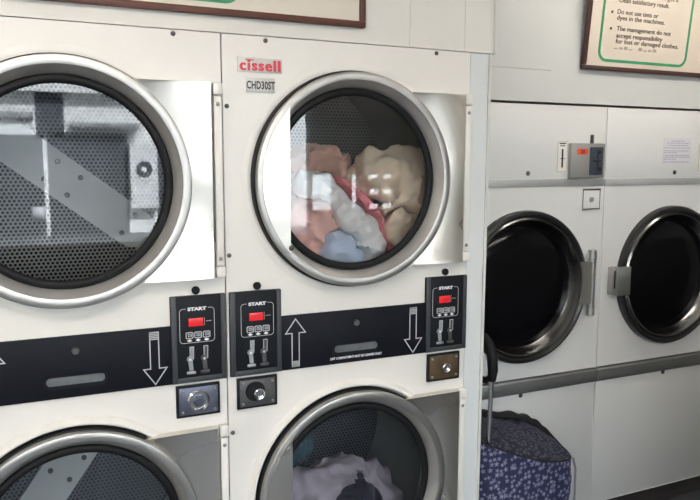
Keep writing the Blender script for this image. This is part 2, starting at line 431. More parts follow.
def control_panel(root, x0, fx):
    """tall charcoal panel; fx = left edge of the printed START frame"""
    x1 = x0+.152; y = -.0115
    mb = MB().box(x0, x1, y, 0, 1.001, 1.2445, .002)
    p = link('control_panel', mb, M['panel'], root)
    mb = MB().box(x0+.0005, x0+.0155, y-.0025, y+.002, 1.002, 1.2435, .0012).box(x1-.014, x1-.0005, y-.0025, y+.002, 1.002, 1.2435, .0012).box(x0+.0155, x1-.014, y-.0012, y+.002, 1.002, 1.0165, .0006)
    link('panel_edge', mb, M['panel_edge'], p)
    # printed frame with a gap for the word
    fr = rrect(fx, fx+.097, 1.113, 1.2095, .010)
    mb = MB().outline(fr, .0013, y-.0006, y)
    mb.v = [v for v in mb.v]
    link('printed_frame', mb, M['line'], p)
    mb = MB().box(fx+.018, fx+.079, y-.0008, y, 1.203, 1.2125)
    k = link('word_backing', mb, M['panel'], p)
    mb = MB().text('START', fx+.0485, 1.2035, .0120, y-.0012, 'CENTER', .0007, 1.45)
    link('lettering', mb, M['white'], p)
    d = link('display', MB().box(fx+.025, fx+.065, y-.002, y, 1.1595, 1.1815, .0008), M['red_led'], p)
    link('digits', MB().text('000', fx+.045, 1.1635, .0185, y-.0024, 'CENTER', .0002, 1.0), M['led_digit'], d)
    link('display_mark', MB().box(fx+.068, fx+.0695, y-.0006, y, 1.160, 1.182).box(fx+.073, fx+.088, y-.0006, y, 1.1705, 1.1722), M['pencil'], p)
    for i in range(3):
        bx = fx+.0165+i*.0235
        b = link('button', MB().outline(rrect(bx, bx+.0205, 1.1255, 1.1435, .003, 3), .0019, y-.002, y), M['line'], p)
        g = MB()
        g.outline([(bx+.006, 1.1385), (bx+.006, 1.131), (bx+.0125, 1.131), (bx+.0125, 1.1385)], .0013, y-.0015, y)
        g.box(bx+.0145, bx+.0162, y-.0015, y, 1.130, 1.139)
        link('button_symbol', g, M['line'], b)
        link('button_pointer', MB().prism([(bx+.003, 1.1195), (bx+.0175, 1.1195), (bx+.0102, 1.1245)], y-.001, y).prism([(bx+.003, 1.1195), (bx+.0175, 1.1195), (bx+.0102, 1.1155)], y-.001, y), M['white'], b)
    coin_slot(p, fx+.027, True); coin_slot(p, fx+.066, False)
    return p

def lock_plate(root, x0, x1, m, style):
    z0, z1 = .902, .9935
    p = link('coin_box_plate', MB().box(x0, x1, -.009, 0, z0, z1, .002), M['panel'], root)
    link('plate_face', MB().box(x0+.007, x1-.007, -.0115, -.008, z0+.007, z1-.007, .0015), m, p)
    cx, cz = (x0+x1)/2-.002, (z0+z1)/2+.001
    if style == 0:
        mb = MB().lathe(cx, cz, [(.030, -.011), (.031, -.016), (.026, -.019), (.025, -.013), (.0, -.013)], 32)
        link('lock_collar', mb, M['chrome'], p)
        mb = MB().cyl(cx, cz, .0175, -.024, -.012, 6, .003).cyl(cx, cz, .012, -.028, -.022, 24, .002)
        link('lock', mb, M['bluemetal'], p)
    elif style == 1:
        mb = MB().lathe(cx-.006, cz+.004, [(.029, -.011), (.029, -.014), (.027, -.0155), (0, -.0150)], 32)
        link('lock_collar', mb, M['panel'], p)
        mb = MB().lathe(cx+.002, cz-.002, [(.0165, -.012), (.0165, -.028), (.013, -.031), (.010, -.030), (.009, -.024), (0, -.024)], 28)
        link('lock', mb, M['chrome'], p)
    else:
        mb = MB().lathe(cx+.006, cz-.002, [(.016, -.011), (.016, -.022), (.0125, -.025), (.0095, -.024), (.0085, -.018), (0, -.018)], 28)
        link('lock', mb, M['chrome'], p)
    for sx in (x0+.016, x1-.016):
        for sz in (z0+.016, z1-.016): link('plate_screw', screw(MB(), sx, sz, .0042, -.0115), M['screwlight'], p)

def make_dryer(x0, label, org_y=.5, badge=True, rusty=False, angs=(.0, .0), perf=('perf', 'perf')):
    root = thing('stacked_dryer', label, 'tumble dryer', (W/2, org_y, 0), (x0+W/2, org_y, 0), 'stacked coin-operated tumble dryers')
    g = .0018
    mb = MB()
    holed_panel(mb, g, W-g, 1.0, TOP-.002, RCX, UZ, .278, 0, .012)
    holed_panel(mb, g, W-g, .09, 1.0, RCX, LZ, .278, 0, .012)
    # pressed lips round the two door openings
    for cz, h in ((UZ, .002), (LZ, .018)):
        mb.lathe(RCX, cz, [(.3185, -.001), (.320, -h*.7), (.324, -h), (.329, -h), (.336, -h*.55), (.341, -.0004)], 128)
    # shell sides, top, back
    x1 = W-g
    mb.add([(g, 0, .09), (g, 1.0, .09), (g, 1.0, TOP-.002), (g, 0, TOP-.002), (x1, 0, .09), (x1, 1.0, .09), (x1, 1.0, TOP-.002), (x1, 0, TOP-.002)],
           [(0, 1, 2, 3), (4, 7, 6, 5), (3, 2, 6, 7), (1, 5, 6, 2), (0, 4, 5, 1)])
    link('cabinet', mb, M['enamel'], root)
    link('plinth', MB().box(.01, W-.01, .05, .98, .0, .09), M['kick'], root)
    drum(root, UZ, angs[0], perf[0], 0 if badge else .026); drum(root, LZ, angs[1], perf[1])
    door(root, UZ); door(root, LZ)
    # lint panel
    band = link('lint_panel', MB().box(.159, .646, -.0065, 0, 1.0005, 1.1635, .0015), M['band'], root)
    arrow_parts(band, -.0065)
    hb = MB().prism(rrect(.322, .478, 1.026, 1.060, .0165), -.0085, -.006)
    h = link('pull_recess', hb, M['panel'], band)
    mb = MB().prism(rrect(.328, .470, 1.037, 1.0575, .0095), -.013, -.006)
    link('pull_lip', mb, M['lip'], h, 'grey metal pull lip')
    link('lint_lock', MB().cyl(.401, 1.123, .0095, -.014, -.006, 20, .002), M['greymetal'], band)
    if badge: link('lettering', MB().text('LINT COMPARTMENT MUST BE CLEANED DAILY', .402, 1.0145, .0098, -.0068, 'CENTER', .0003, .82), M['white'], band)
    control_panel(root, .0075, .039); control_panel(root, .644, .667)
    lock_plate(root, .026, .146, M['greymetal'], 1)
    lock_plate(root, .654, .776, M['rust'] if rusty else M['bluemetal'], 2 if rusty else 0)
    for kx in (.0885, .714):
        link('stop_knob', MB().lathe(kx, 1.2585, [(0, -.016), (.008, -.016), (.0115, -.012), (.0105, -.004), (.008, 0)], 20), M['rubber'], root)
    for sx, sz in ((.125, 1.9375), (.6735, 1.938), (.006+.006, 1.348), (.788, 1.759), (.013, 1.757), (.013, .865-.03)):
        link('screw', screw(MB(), sx, sz), M['screw'], root)
    if badge:
        b = link('brand_badge', MB().box(.044, .171, -.004, 0, 1.8505, 1.889, .001), M['badge'], root, 'silver badge with bold red lettering')
        t = MB()
        for k in (-.0016, 0, .0016): t.text('cissell', .1085+k, 1.8555, .041, -.0044+k*.05, 'CENTER', .0008, .95, spacing=1.22)
        t.box(.066, .090, -.0047, -.004, 1.8815, 1.8845)
        link('lettering', t, M['red'], b)
        b = link('model_badge', MB().box(.068, .150, -.004, 0, 1.797, 1.8365, .001), M['badge'], root, 'silver badge with black lettering')
        link('lettering', MB().text('CHD30ST', .109, 1.8065, .029, -.0044, 'CENTER', .0009, .64, spacing=1.05), M['ink'], b)
    return root

D2 = make_dryer(0, 'stacked white tumble dryer with red-lettered badge and laundry in both drums', rusty=True, angs=(-.3, 1.25), perf=('perf_haze', 'perf_shade'))
D1 = make_dryer(-W, 'stacked white tumble dryer with empty drums, no badge in view, bluish lock plate', badge=False, angs=(-.66, .95), perf=('perf', 'perf_shade'))

# ------------------------------------------------------------------ laundry inside the badge dryer
GU = 'laundry in the upper drum'; GL = 'laundry in the lower drum'
PILE = {}
def lump(name, path, wid, thk, m, label, cat, group, seed, fold=.20, nf=6, res=(96, 64), up=(0, -1, 0), rough=.024):
    """a bunched cloth: folded body swept along a path, ridged by folds that run along it"""
    P = [Vector(p) for p in path]; k = len(P)
    def at(t, arr):
        f = t*(k-1); i = min(int(f), k-2); u = f-i
        p0, p1, p2, p3 = arr[max(i-1, 0)], arr[i], arr[i+1], arr[min(i+2, k-1)]
        return .5*((2*p1)+(p2-p0)*u+(2*p0-5*p1+4*p2-p3)*u*u+(3*p1-p0-3*p2+p3)*u**3)
    nu, nv = res; vs = []; fs = []; rnd = seed*7.31
    for i in range(nu+1):
        t = i/nu; c = at(t, P); d = (at(min(1, t+.01), P)-at(max(0, t-.01), P)).normalized()
        a = Vector(up); a = (a-d*a.dot(d)).normalized(); b = d.cross(a)
        cap = max(.02, 1-(abs(2*t-1))**5)**.5
        w = at(t, wid)*cap; h = at(t, thk)*cap
        for j in range(nv):
            q = 2*PI*j/nv; cq, sq = math.cos(q), math.sin(q)
            n1 = noise.noise((t*2.3+rnd, cq*1.1, sq*1.1+rnd))
            rid = 1-abs(math.sin(nf*q*.5+n1*3.2+t*2.0))*1.15
            s = 1+fold*rid+.22*noise.noise((t*4+rnd, cq*1.7-rnd, sq*1.7))
            p = c+b*(w*cq*s)+a*(h*sq*s)
            e = noise.noise(p*14+Vector((rnd, 0, 0))); e2 = 1-abs(noise.noise(p*24+Vector((0, rnd, 0))))*2
            e3 = 1-abs(noise.noise(p*11+Vector((rnd, rnd, 0))))*2.6
            p += (b*cq+a*sq)*rough*(e*.8+e2*.5+e3*.55)
            zc = UZ if group == GU else LZ
            p.y = min(.52, max(.022, p.y))
            lim = .262 if p.y < .055 else (.262+(p.y-.055)/.03*.071 if p.y < .085 else .333)
            dx, dz = p.x-RCX, p.z-zc; rr = math.hypot(dx, dz)
            if rr > lim: p.x = RCX+dx*lim/rr; p.z = zc+dz*lim/rr
            vs.append(p)
    for i in range(nu):
        for j in range(nv): fs.append((i*nv+j, i*nv+(j+1) % nv, (i+1)*nv+(j+1) % nv, (i+1)*nv+j))
    fs += [tuple(range(nv)), tuple(range(nu*nv, nu*nv+nv))[::-1]]
    # press this piece back where it meets the pieces already lying against the glass
    Yd = Vector((0, 1, 0))
    for tree in PILE.setdefault(group, []):
        for q, p in enumerate(vs):
            for _ in range(4):
                h, nrm, idx, dist = tree.ray_cast(vs[q], Yd)
                if h is None or nrm.y < 0: break
                vs[q] = h+Yd*.007
            h, nrm, idx, dist = tree.find_nearest(vs[q])
            if h is not None and dist < .006: vs[q] = vs[q]+Yd*.006
    for _ in range(90):
        mine = BVHTree.FromPolygons([tuple(v) for v in vs], fs); hit = set()
        for tree in PILE[group]:
            for ia, ib in mine.overlap(tree): hit.update(fs[ia])
        if not hit: break
        for q in hit: vs[q] = vs[q]+Yd*(.009 if vs[q].y < .525 else .0)
    vol = 0
    for f_ in fs[:-2]:
        a, b, c, d = (vs[i] for i in f_); vol += a.cross(b).dot(c)+a.cross(c).dot(d)
    fo = fs if vol > 0 else [t[::-1] for t in fs]
    PILE[group].append(BVHTree.FromPolygons([tuple(v) for v in vs], fo))
    org = P[k//2]
    o = link(name, MB().add(vs, fs), m, org=org, smooth=80)
    return tag(o, label, cat, group)
lump('shirt', [(.335, .105, 1.350), (.375, .085, 1.335), (.415, .095, 1.310), (.43, .12, 1.285)], [.024, .040, .037, .024], [.024, .032, .030, .024], M['c_blue'], 'small light blue shirt bunched at the bottom of the upper drum window', 'shirt', GU, 3, nf=4)
lump('bed_sheet', [(.28, .17, 1.57), (.37, .14, 1.51), (.435, .115, 1.43), (.475, .10, 1.345), (.495, .13, 1.28)], [.028, .036, .042, .055, .06], [.025, .035, .04, .04, .04], M['c_white'], 'white sheet running diagonally down the middle of the upper drum load', 'sheet', GU, 4, nf=4, fold=.1)
lump('rolled_towel', [(.575, .12, 1.43), (.60, .105, 1.405), (.625, .10, 1.385), (.64, .11, 1.37)], [.03, .036, .036, .03], [.03, .034, .034, .03], M['c_beige'], 'rolled beige towel end pressed against the glass below the blanket', 'towel', GU, 8, nf=3, fold=.08)
lump('hand_towel', [(.35, .19, 1.56), (.44, .135, 1.49), (.515, .11, 1.41), (.57, .11, 1.35), (.60, .15, 1.31)], [.022, .026, .028, .03, .025], [.03, .03, .03, .03, .03], M['c_red'], 'narrow red-pink towel twisted beside the white sheet', 'towel', GU, 5, nf=4)
lump('bath_towel', [(.14, .20, 1.40), (.24, .14, 1.405), (.34, .12, 1.395), (.42, .16, 1.37)], [.06, .085, .085, .05], [.05, .065, .06, .04], M['c_pink'], 'crumpled dusty pink towel at the lower left of the upper drum window', 'towel', GU, 1, fold=.32, nf=8, rough=.028)
lump('blanket', [(.48, .22, 1.51), (.56, .17, 1.555), (.64, .15, 1.535), (.67, .15, 1.45), (.67, .18, 1.38)], [.05, .085, .10, .085, .05], [.05, .07, .08, .07, .05], M['c_beige'], 'large beige blanket filling the right side of the upper drum window', 'blanket', GU, 7, nf=4, fold=.1)
lump('jumper', [(.29, .30, 1.60), (.39, .25, 1.59), (.47, .26, 1.55)], [.04, .06, .05], [.04, .06, .05], M['c_brown'], 'brownish pink jumper on top behind the white sheet', 'jumper', GU, 9)
lump('duvet_cover', [(.14, .28, 1.55), (.24, .24, 1.545), (.33, .24, 1.52), (.45, .28, 1.49)], [.06, .075, .07, .06], [.05, .06, .06, .05], M['c_cream'], 'cream cover bunched on top at the left of the upper drum load', 'laundry', GU, 10)
lump('dark_garment', [(.38, .15, .515), (.46, .13, .495), (.55, .14, .455)], [.022, .03, .022], [.02, .03, .02], M['c_navy'], 'near-black garment tucked in a fold of the pale lilac sheet', 'laundry', GL, 12)
lump('linen_sheet', [(.14, .20, .43), (.27, .17, .475), (.405, .18, .525), (.48, .24, .47), (.60, .24, .40), (.68, .28, .35)], [.08, .09, .075, .08, .075, .05], [.08, .09, .08, .08, .075, .05], M['c_lilac'], 'pale lilac sheet heaped in the lower drum of the badge dryer', 'sheet', GL, 11, nf=5, fold=.30, rough=.030)
lump('teal_garment', [(.16, .36, .60), (.26, .34, .63), (.38, .36, .61)], [.06, .08, .06], [.05, .06, .05], M['c_teal'], 'dark teal garment behind the pale lilac sheet', 'laundry', GL, 13)

# ------------------------------------------------------------------ front-loading machines in the recess
def make_machine():
    ox = 1.739-.811
    root = thing('front_loading_machine', '', 'washing machine', (.4055, YB+.42, 0), (ox+.4055, YB+.42, 0), 'white front-loading machines in the recess')
    w = .811; g = .0012; y = 0.0
    Y = YB
    cx, cz = 1.3287-ox, 1.1033
    mb = MB()
    holed_panel(mb, g, w-g, .722, 1.509, cx, cz, .285, Y, .02)
    mb.box(g, w-g, Y, Y+.03, 1.538, 1.834, .002)                 # control fascia
    mb.box(g, w-g, Y+.004, Y+.03, .093, .660, .002)              # lower panel
    mb.add([(g, Y, .093), (g, Y+.85, .093), (g, Y+.85, 1.832), (g, Y, 1.832), (w-g, Y, .093), (w-g, Y+.85, .093), (w-g, Y+.85, 1.832), (w-g, Y, 1.832)],
           [(0, 1, 2, 3), (4, 7, 6, 5), (3, 2, 6, 7), (1, 5, 6, 2), (0, 4, 5, 1)])
    link('cabinet', mb, M['enamel_cool'], root)
    link('upper_strip', MB().box(g, w-g, Y-.004, Y+.02, 1.508, 1.539, .002), M['strip_light'], root, 'light grey steel strip')
    mb = MB().box(g, w-g, Y-.010, Y+.02, .659, .716, .003).box(g, w-g, Y-.012, Y-.008, .704, .711, .001)
    link('lower_strip', mb, M['strip'], root, 'grey aluminium strip')
    # round door
    d = link('door', MB().lathe(cx, cz, [(.3124, -.001+Y), (.3124, -.020+Y), (.308, -.030+Y), (.297, -.034+Y), (.289, -.030+Y), (.285, -.026+Y)], 128), M['black_door'], root)
    link('chrome_rim', MB().lathe(cx, cz, [(.2855, -.027+Y), (.279, -.033+Y), (.272, -.031+Y), (.262, -.012+Y), (.256, .004+Y), (.249, .012+Y)], 128), M['chrome_dark'], d)
    link('window_glass', MB().lathe(cx, cz, [(.2505, .011+Y), (.24, .006+Y), (.20, -.004+Y), (.12, -.012+Y), (0, -.016+Y)], 96), M['smoke'], d)
    link('inner_drum', MB().lathe(cx, cz, [(.284, .02+Y), (.284, .5+Y), (0, .5+Y)], 64), M['darkdrum'], root)
    # hinge on one side: strap bent from the ring to a vertical barrel
    hz0, hz1 = .968, 1.238; hx = 1.664-ox
    mb = MB()
    mb.tube([(hx, Y-.028, hz0), (hx, Y-.028, hz1)], .0155, 20)
    h = link('hinge', mb, M['strip'], d)
    for za, zb in ((hz0-.004, hz0+.03), (hz1-.03, hz1+.004)): link('hinge_knuckle', MB().tube([(hx, Y-.028, za), (hx, Y-.028, zb)], .0175, 20), M['steel'], h)
    n = 12; vs = []; fs = []
    for i in range(n+1):
        z = 1.015+(1.195-1.015)*i/n; xl = cx+math.sqrt(.283**2-(z-cz)**2)
        vs += [(xl, Y-.036, z), (hx-.012, Y-.045, z), (hx-.012, Y-.038, z), (xl, Y-.029, z)]
    for i in range(n):
        for q in range(4): fs.append((4*i+q, 4*i+4+q, 4*i+4+(q+1) % 4, 4*i+(q+1) % 4))
    fs += [(0, 1, 2, 3), (4*n+3, 4*n+2, 4*n+1, 4*n)]
    link('hinge_strap', MB().add(vs, fs), M['steel'], h)
    # latch plate on the other side
    lx0, lx1 = 1.794-.811-ox, 1.874-.811-ox
    l = link('latch', MB().box(lx0, lx1, Y-.042, Y-.030, 1.036, 1.162, .004), M['strip'], d)
    link('latch_mount', MB().box(1.780-.811-ox, lx0+.03, Y-.031, Y, 1.042, 1.160, .003), M['coinbox'], l)
    link('latch_keyhole', MB().box(1.787-.811-ox, 1.806-.811-ox, Y-.0325, Y-.030, 1.10, 1.146, .003).box(1.787-.811-ox, 1.806-.811-ox, Y-.0325, Y-.030, 1.068, 1.104, .003), M['ink'], l)
    # printed slot sticker
    a, b = 1.479-ox, 1.5345-ox
    s = link('price_sticker', MB().prism(rrect(a, b, 1.565, 1.6945, .004, 3), Y-.0012, Y), M['enamel'], root)
    link('printed_slot', MB().outline(rrect(a+.002, b-.002, 1.567, 1.692, .003, 3), .002, Y-.002, Y-.001), M['pencil'], s)
    link('printed_slot', MB().prism([(a+.023, 1.660), (a+.031, 1.660), (a+.031, 1.585), (a+.023, 1.585)], Y-.002, Y-.001).box(a+.010, b-.012, Y-.002, Y-.001, 1.680, 1.685).box(a+.014, b-.016, Y-.002, Y-.001, 1.671, 1.6745).box(a+.014, b-.014, Y-.002, Y-.001, 1.620, 1.622), M['ink'], s)
    # coin box
    cox = ox+.018
    a, b = 1.553-cox, 1.733-cox
    c = link('coin_box', MB().box(a, b, Y-.022, Y, 1.5415, 1.6835, .004), M['coinbox'], root)
    link('coin_insert', MB().box(1.650-cox, 1.719-cox, Y-.026, Y-.021, 1.554, 1.6685, .004), M['navy_insert'], c)
    mb = MB().box(1.687-cox, 1.691-cox, Y-.028, Y-.025, 1.575, 1.658).box(1.663-cox, 1.707-cox, Y-.029, Y-.025, 1.608, 1.616, .001).box(1.694-cox, 1.712-cox, Y-.028, Y-.025, 1.570, 1.588, .002).box(1.694-cox, 1.708-cox, Y-.028, Y-.025, 1.640, 1.655, .002)
    link('coin_slide', mb, M['ink'], c)
    k = link('price_label', MB().prism(rrect(1.582-cox, 1.638-cox, 1.638, 1.6615, .006, 4), Y-.0235, Y-.0215), M['redorange'], c, 'orange-red price label')
    link('lettering', MB().text('20', 1.610-cox, 1.6425, .0215, Y-.0238, 'CENTER', .0004, 1.05), M['ink'], k)
    link('coin_pin', MB().box(1.669-cox, 1.679-cox, Y-.012, Y, 1.682, 1.7195, .002), M['greymetal'], c)
    # lock plate below the strip
    a, b = 1.621-ox, 1.714-ox
    p = link('lock_plate', MB().box(a, b, Y-.004, Y, 1.410, 1.4975, .001), M['enamel_cool'], root)
    link('plate_frame', MB().outline([(a, 1.410), (b, 1.410), (b, 1.4975), (a, 1.4975)], .002, Y-.0052, Y-.003).box(a, b, Y-.0065, Y-.003, 1.490, 1.4975).box(a, b, Y-.006, Y-.003, 1.410, 1.4145), M['greymetal'], p)
    link('lock', MB().cyl((a+b)/2, 1.452, .011, Y-.010, Y-.003, 18, .002), M['silver'], p)
    for sx, sz in ((1.336-ox, 1.5625), (1.337-ox, .648)):
        link('screw', screw(MB(), sx, sz, .010, Y+.003 if sz < 1 else Y), M['screw'], root)
    link('plinth', MB().box(0, w, Y+.05, Y+.8, 0, .093), M['kick'], root)
    return root
A1 = make_machine()
A1['label'] = 'white front-loading machine beside the filler panel, with grey coin box and hinge barrel in view'
A2 = copy_tree(A1); A2.location.x += .811
A2['label'] = 'white front-loading machine with the faded paper notice and a grey latch plate'
ORG[A2.name] = ORG[A1.name]
nx = 2.071-1.739
pn = link('paper_notice', MB().box(nx, nx+.170, YB-.0012, YB, 1.602, 1.712), M['paper'], A2)
mb = MB()
for z, a, b in ((1.700, .045, .125), (1.691, .02, .155), (1.681, .025, .150), (1.670, .005, .160), (1.657, .005, .155), (1.649, .005, .085), (1.637, .01, .160), (1.629, .005, .160), (1.620, .005, .080), (1.609, .005, .158)):
    x = a
    while x < b:
        l = min(random.uniform(.008, .026), b-x); mb.box(nx+x, nx+x+l, YB-.0018, YB-.001, z-.0016, z+.0016); x += l+.004
link('faded_print', mb, M['lilac'], pn)

# ------------------------------------------------------------------ setting
CEIL = 2.75
XL, XR, YF = -3.4, 4.6, -4.4
struct('floor', MB().box(XL, XR, YF, 1.5, -.06, 0), M['floor'])
struct('ceiling', MB().box(XL-.1, XR+.1, YF-.1, 1.6, CEIL, CEIL+.1), M['ceiling'])
struct('wall_back', MB().box(XL, XR, 1.4, 1.5, 0, CEIL), M['wall'])
struct('wall_left', MB().box(XL-.1, XL, YF, 1.5, 0, CEIL), M['wall'])
struct('wall_right', MB().box(XR, XR+.1, YF, 1.5, 0, CEIL), M['wall'])
# boarding above the dryer bank, with its joints, and the blank run left of it
mb = MB().box(-.81, .5775, -.003, .03, TOP, CEIL).box(.5785, .7725, -.0035, .03, TOP, CEIL).box(.773, .884, -.004, .03, 1.9495, CEIL)
struct('wall_upper', mb, M['board'])
struct('wall_side', MB().box(XL, -.804, 0, .03, 0, CEIL), M['board'])
# filler panel and its ivory corner edge
def slab(mb, xa0, xb0, xa1, xb1, y0, y1, z0, z1):   # bottom x-range, top x-range
    return mb.add([(xa0, y0, z0), (xb0, y0, z0), (xb0, y1, z0), (xa0, y1, z0), (xa1, y0, z1), (xb1, y0, z1), (xb1, y1, z1), (xa1, y1, z1)],
                  [(0, 1, 5, 4), (1, 2, 6, 5), (2, 3, 7, 6), (3, 0, 4, 7), (4, 5, 6, 7), (3, 2, 1, 0)])
mb = slab(MB(), .8005, .857, .8005, .868, .001, .03, 0, 1.9475)
slab(mb, .845, .8585, .855, .869, .030, YB+.02, 0, 1.9475)
struct('trim_1', mb, M['filler'])
mb = slab(MB(), .8575, .8665, .8685, .8785, -.004, .012, 0, 1.948)
mb.box(.881, .8905, -.009, .014, 1.9485, CEIL, .001)
struct('trim_2', mb, M['edge'])
struct('wall_return', MB().box(.868, .884, .03, YB+.02, 1.949, CEIL), M['board'])
# boarding above the recessed machines
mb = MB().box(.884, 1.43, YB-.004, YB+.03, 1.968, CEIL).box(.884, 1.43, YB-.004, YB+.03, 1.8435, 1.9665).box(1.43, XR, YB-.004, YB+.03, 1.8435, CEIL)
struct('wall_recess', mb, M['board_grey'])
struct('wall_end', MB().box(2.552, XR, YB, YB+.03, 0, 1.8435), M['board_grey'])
struct('baseboard_right', MB().box(.88, 2.55, YB+.035, YB+.05, 0, .092), M['kick'])

struct('added_shade_wall', MB().box(1.35, XR, -1.15, -1.05, 0, 1.45, .01), M['wall_dark'])  # unseen low wall, added to keep light off the lower right machines

# ------------------------------------------------------------------ framed notices
def sign(name, x0, x1, z0, z1, y, lean, bm_, fm, label, lines, gx0, gx1, gz0, gz1, gw):
    root = thing(name, label, 'sign', ((x0+x1)/2, y, z0))
    fw = .0175
    mb = MB()
    for a in ((x0, x1, z0, z0+fw), (x0, x1, z1-fw, z1), (x0, x0+fw, z0+fw, z1-fw), (x1-fw, x1, z0+fw, z1-fw)):
        mb.box(a[0], a[1], y-.018, y, a[2], a[3], .003)
    link('frame', mb, fm, root)
    b = link('board', MB().box(x0+fw*.7, x1-fw*.7, y-.008, y-.002, z0+fw*.7, z1-fw*.7), bm_, root)
    link('printed_border', MB().outline(rrect(gx0, gx1, gz0, gz1, .045, 8), gw, y-.0092, y-.008), M['green'], b)
    if lines:
        mb = MB()
        for t, x, z, s in lines: mb.text(t, x, z, s, y-.0088, 'LEFT', .0006, 1.0)
        link('lettering', mb, M['brownink'], b)
    if lean: root.rotation_euler.x = lean
    return root, b
ls = .0315
lines = [('do not get a', 1.946, 2.238, ls), ('Clean satisfactory result.', 1.778, 2.203, ls),
         ('Do not use tints or', 1.772, 2.149, ls), ('dyes in the machines.', 1.772, 2.112, ls),
         ('The management do not', 1.772, 2.054+.012, ls), ('accept responsibility', 1.770, 2.029+.003, ls), ('for lost or damaged clothes.', 1.768, 1.998, ls)]
SGN, bd = sign('framed_sign', 1.574, 2.50, 1.981, 2.62, YB-.006, .10, M['signboard'], M['frame_wood_dark'],
     'cream framed laundry rules sign with green border above the recessed machines', [], 1.652, 2.155, 2.016, 2.56, .0115)
mb = MB()
for t, x0, x1, z in (('do not get a', 1.90, 2.061, 2.281), ('Clean satisfactory result.', 1.730, 2.014, 2.252), ('Do not use tints or', 1.729, 1.958, 2.207), ('dyes in the machines.', 1.731, 2.0, 2.184),
                     ('The management do not', 1.736, 2.043, 2.142), ('accept responsibility', 1.738, 1.999, 2.115), ('for lost or damaged clothes.', 1.739, 2.097, 2.092)):
    k = MB().text(t, 0, 0, .026, 0, 'LEFT', .0008, 1)
    wd_ = max(v[0] for v in k.v); sq = (x1-x0)/wd_
    mb.text(t, x0, z, .026, YB-.006-.0088, 'LEFT', .0002, sq)
for bx, zz in ((1.703, 2.212), (1.706, 2.148)):
    mb.cyl(bx, zz, .006, YB-.006-.0092, YB-.006-.008, 5)
k = MB()
for i in range(9):
    if i == 4: continue
    k.box(1.735+i*.027, 1.735+i*.027+.020, YB-.006-.0086, YB-.006-.008, 2.069, 2.074+.004*(i % 3))
link('faint_pencil_line', k, M['pencil'], bd)
link('lettering', mb, M['brownink'], bd)

sign('framed_sign', -1.25, .4225, 1.9915, 2.62, -.004, 0, M['signboard_pale'], M['frame_wood'],
     'long pale cream framed sign above the stacked dryers, mostly cut off by the frame top', [], -.30, .055, 2.024, 2.56, .016)

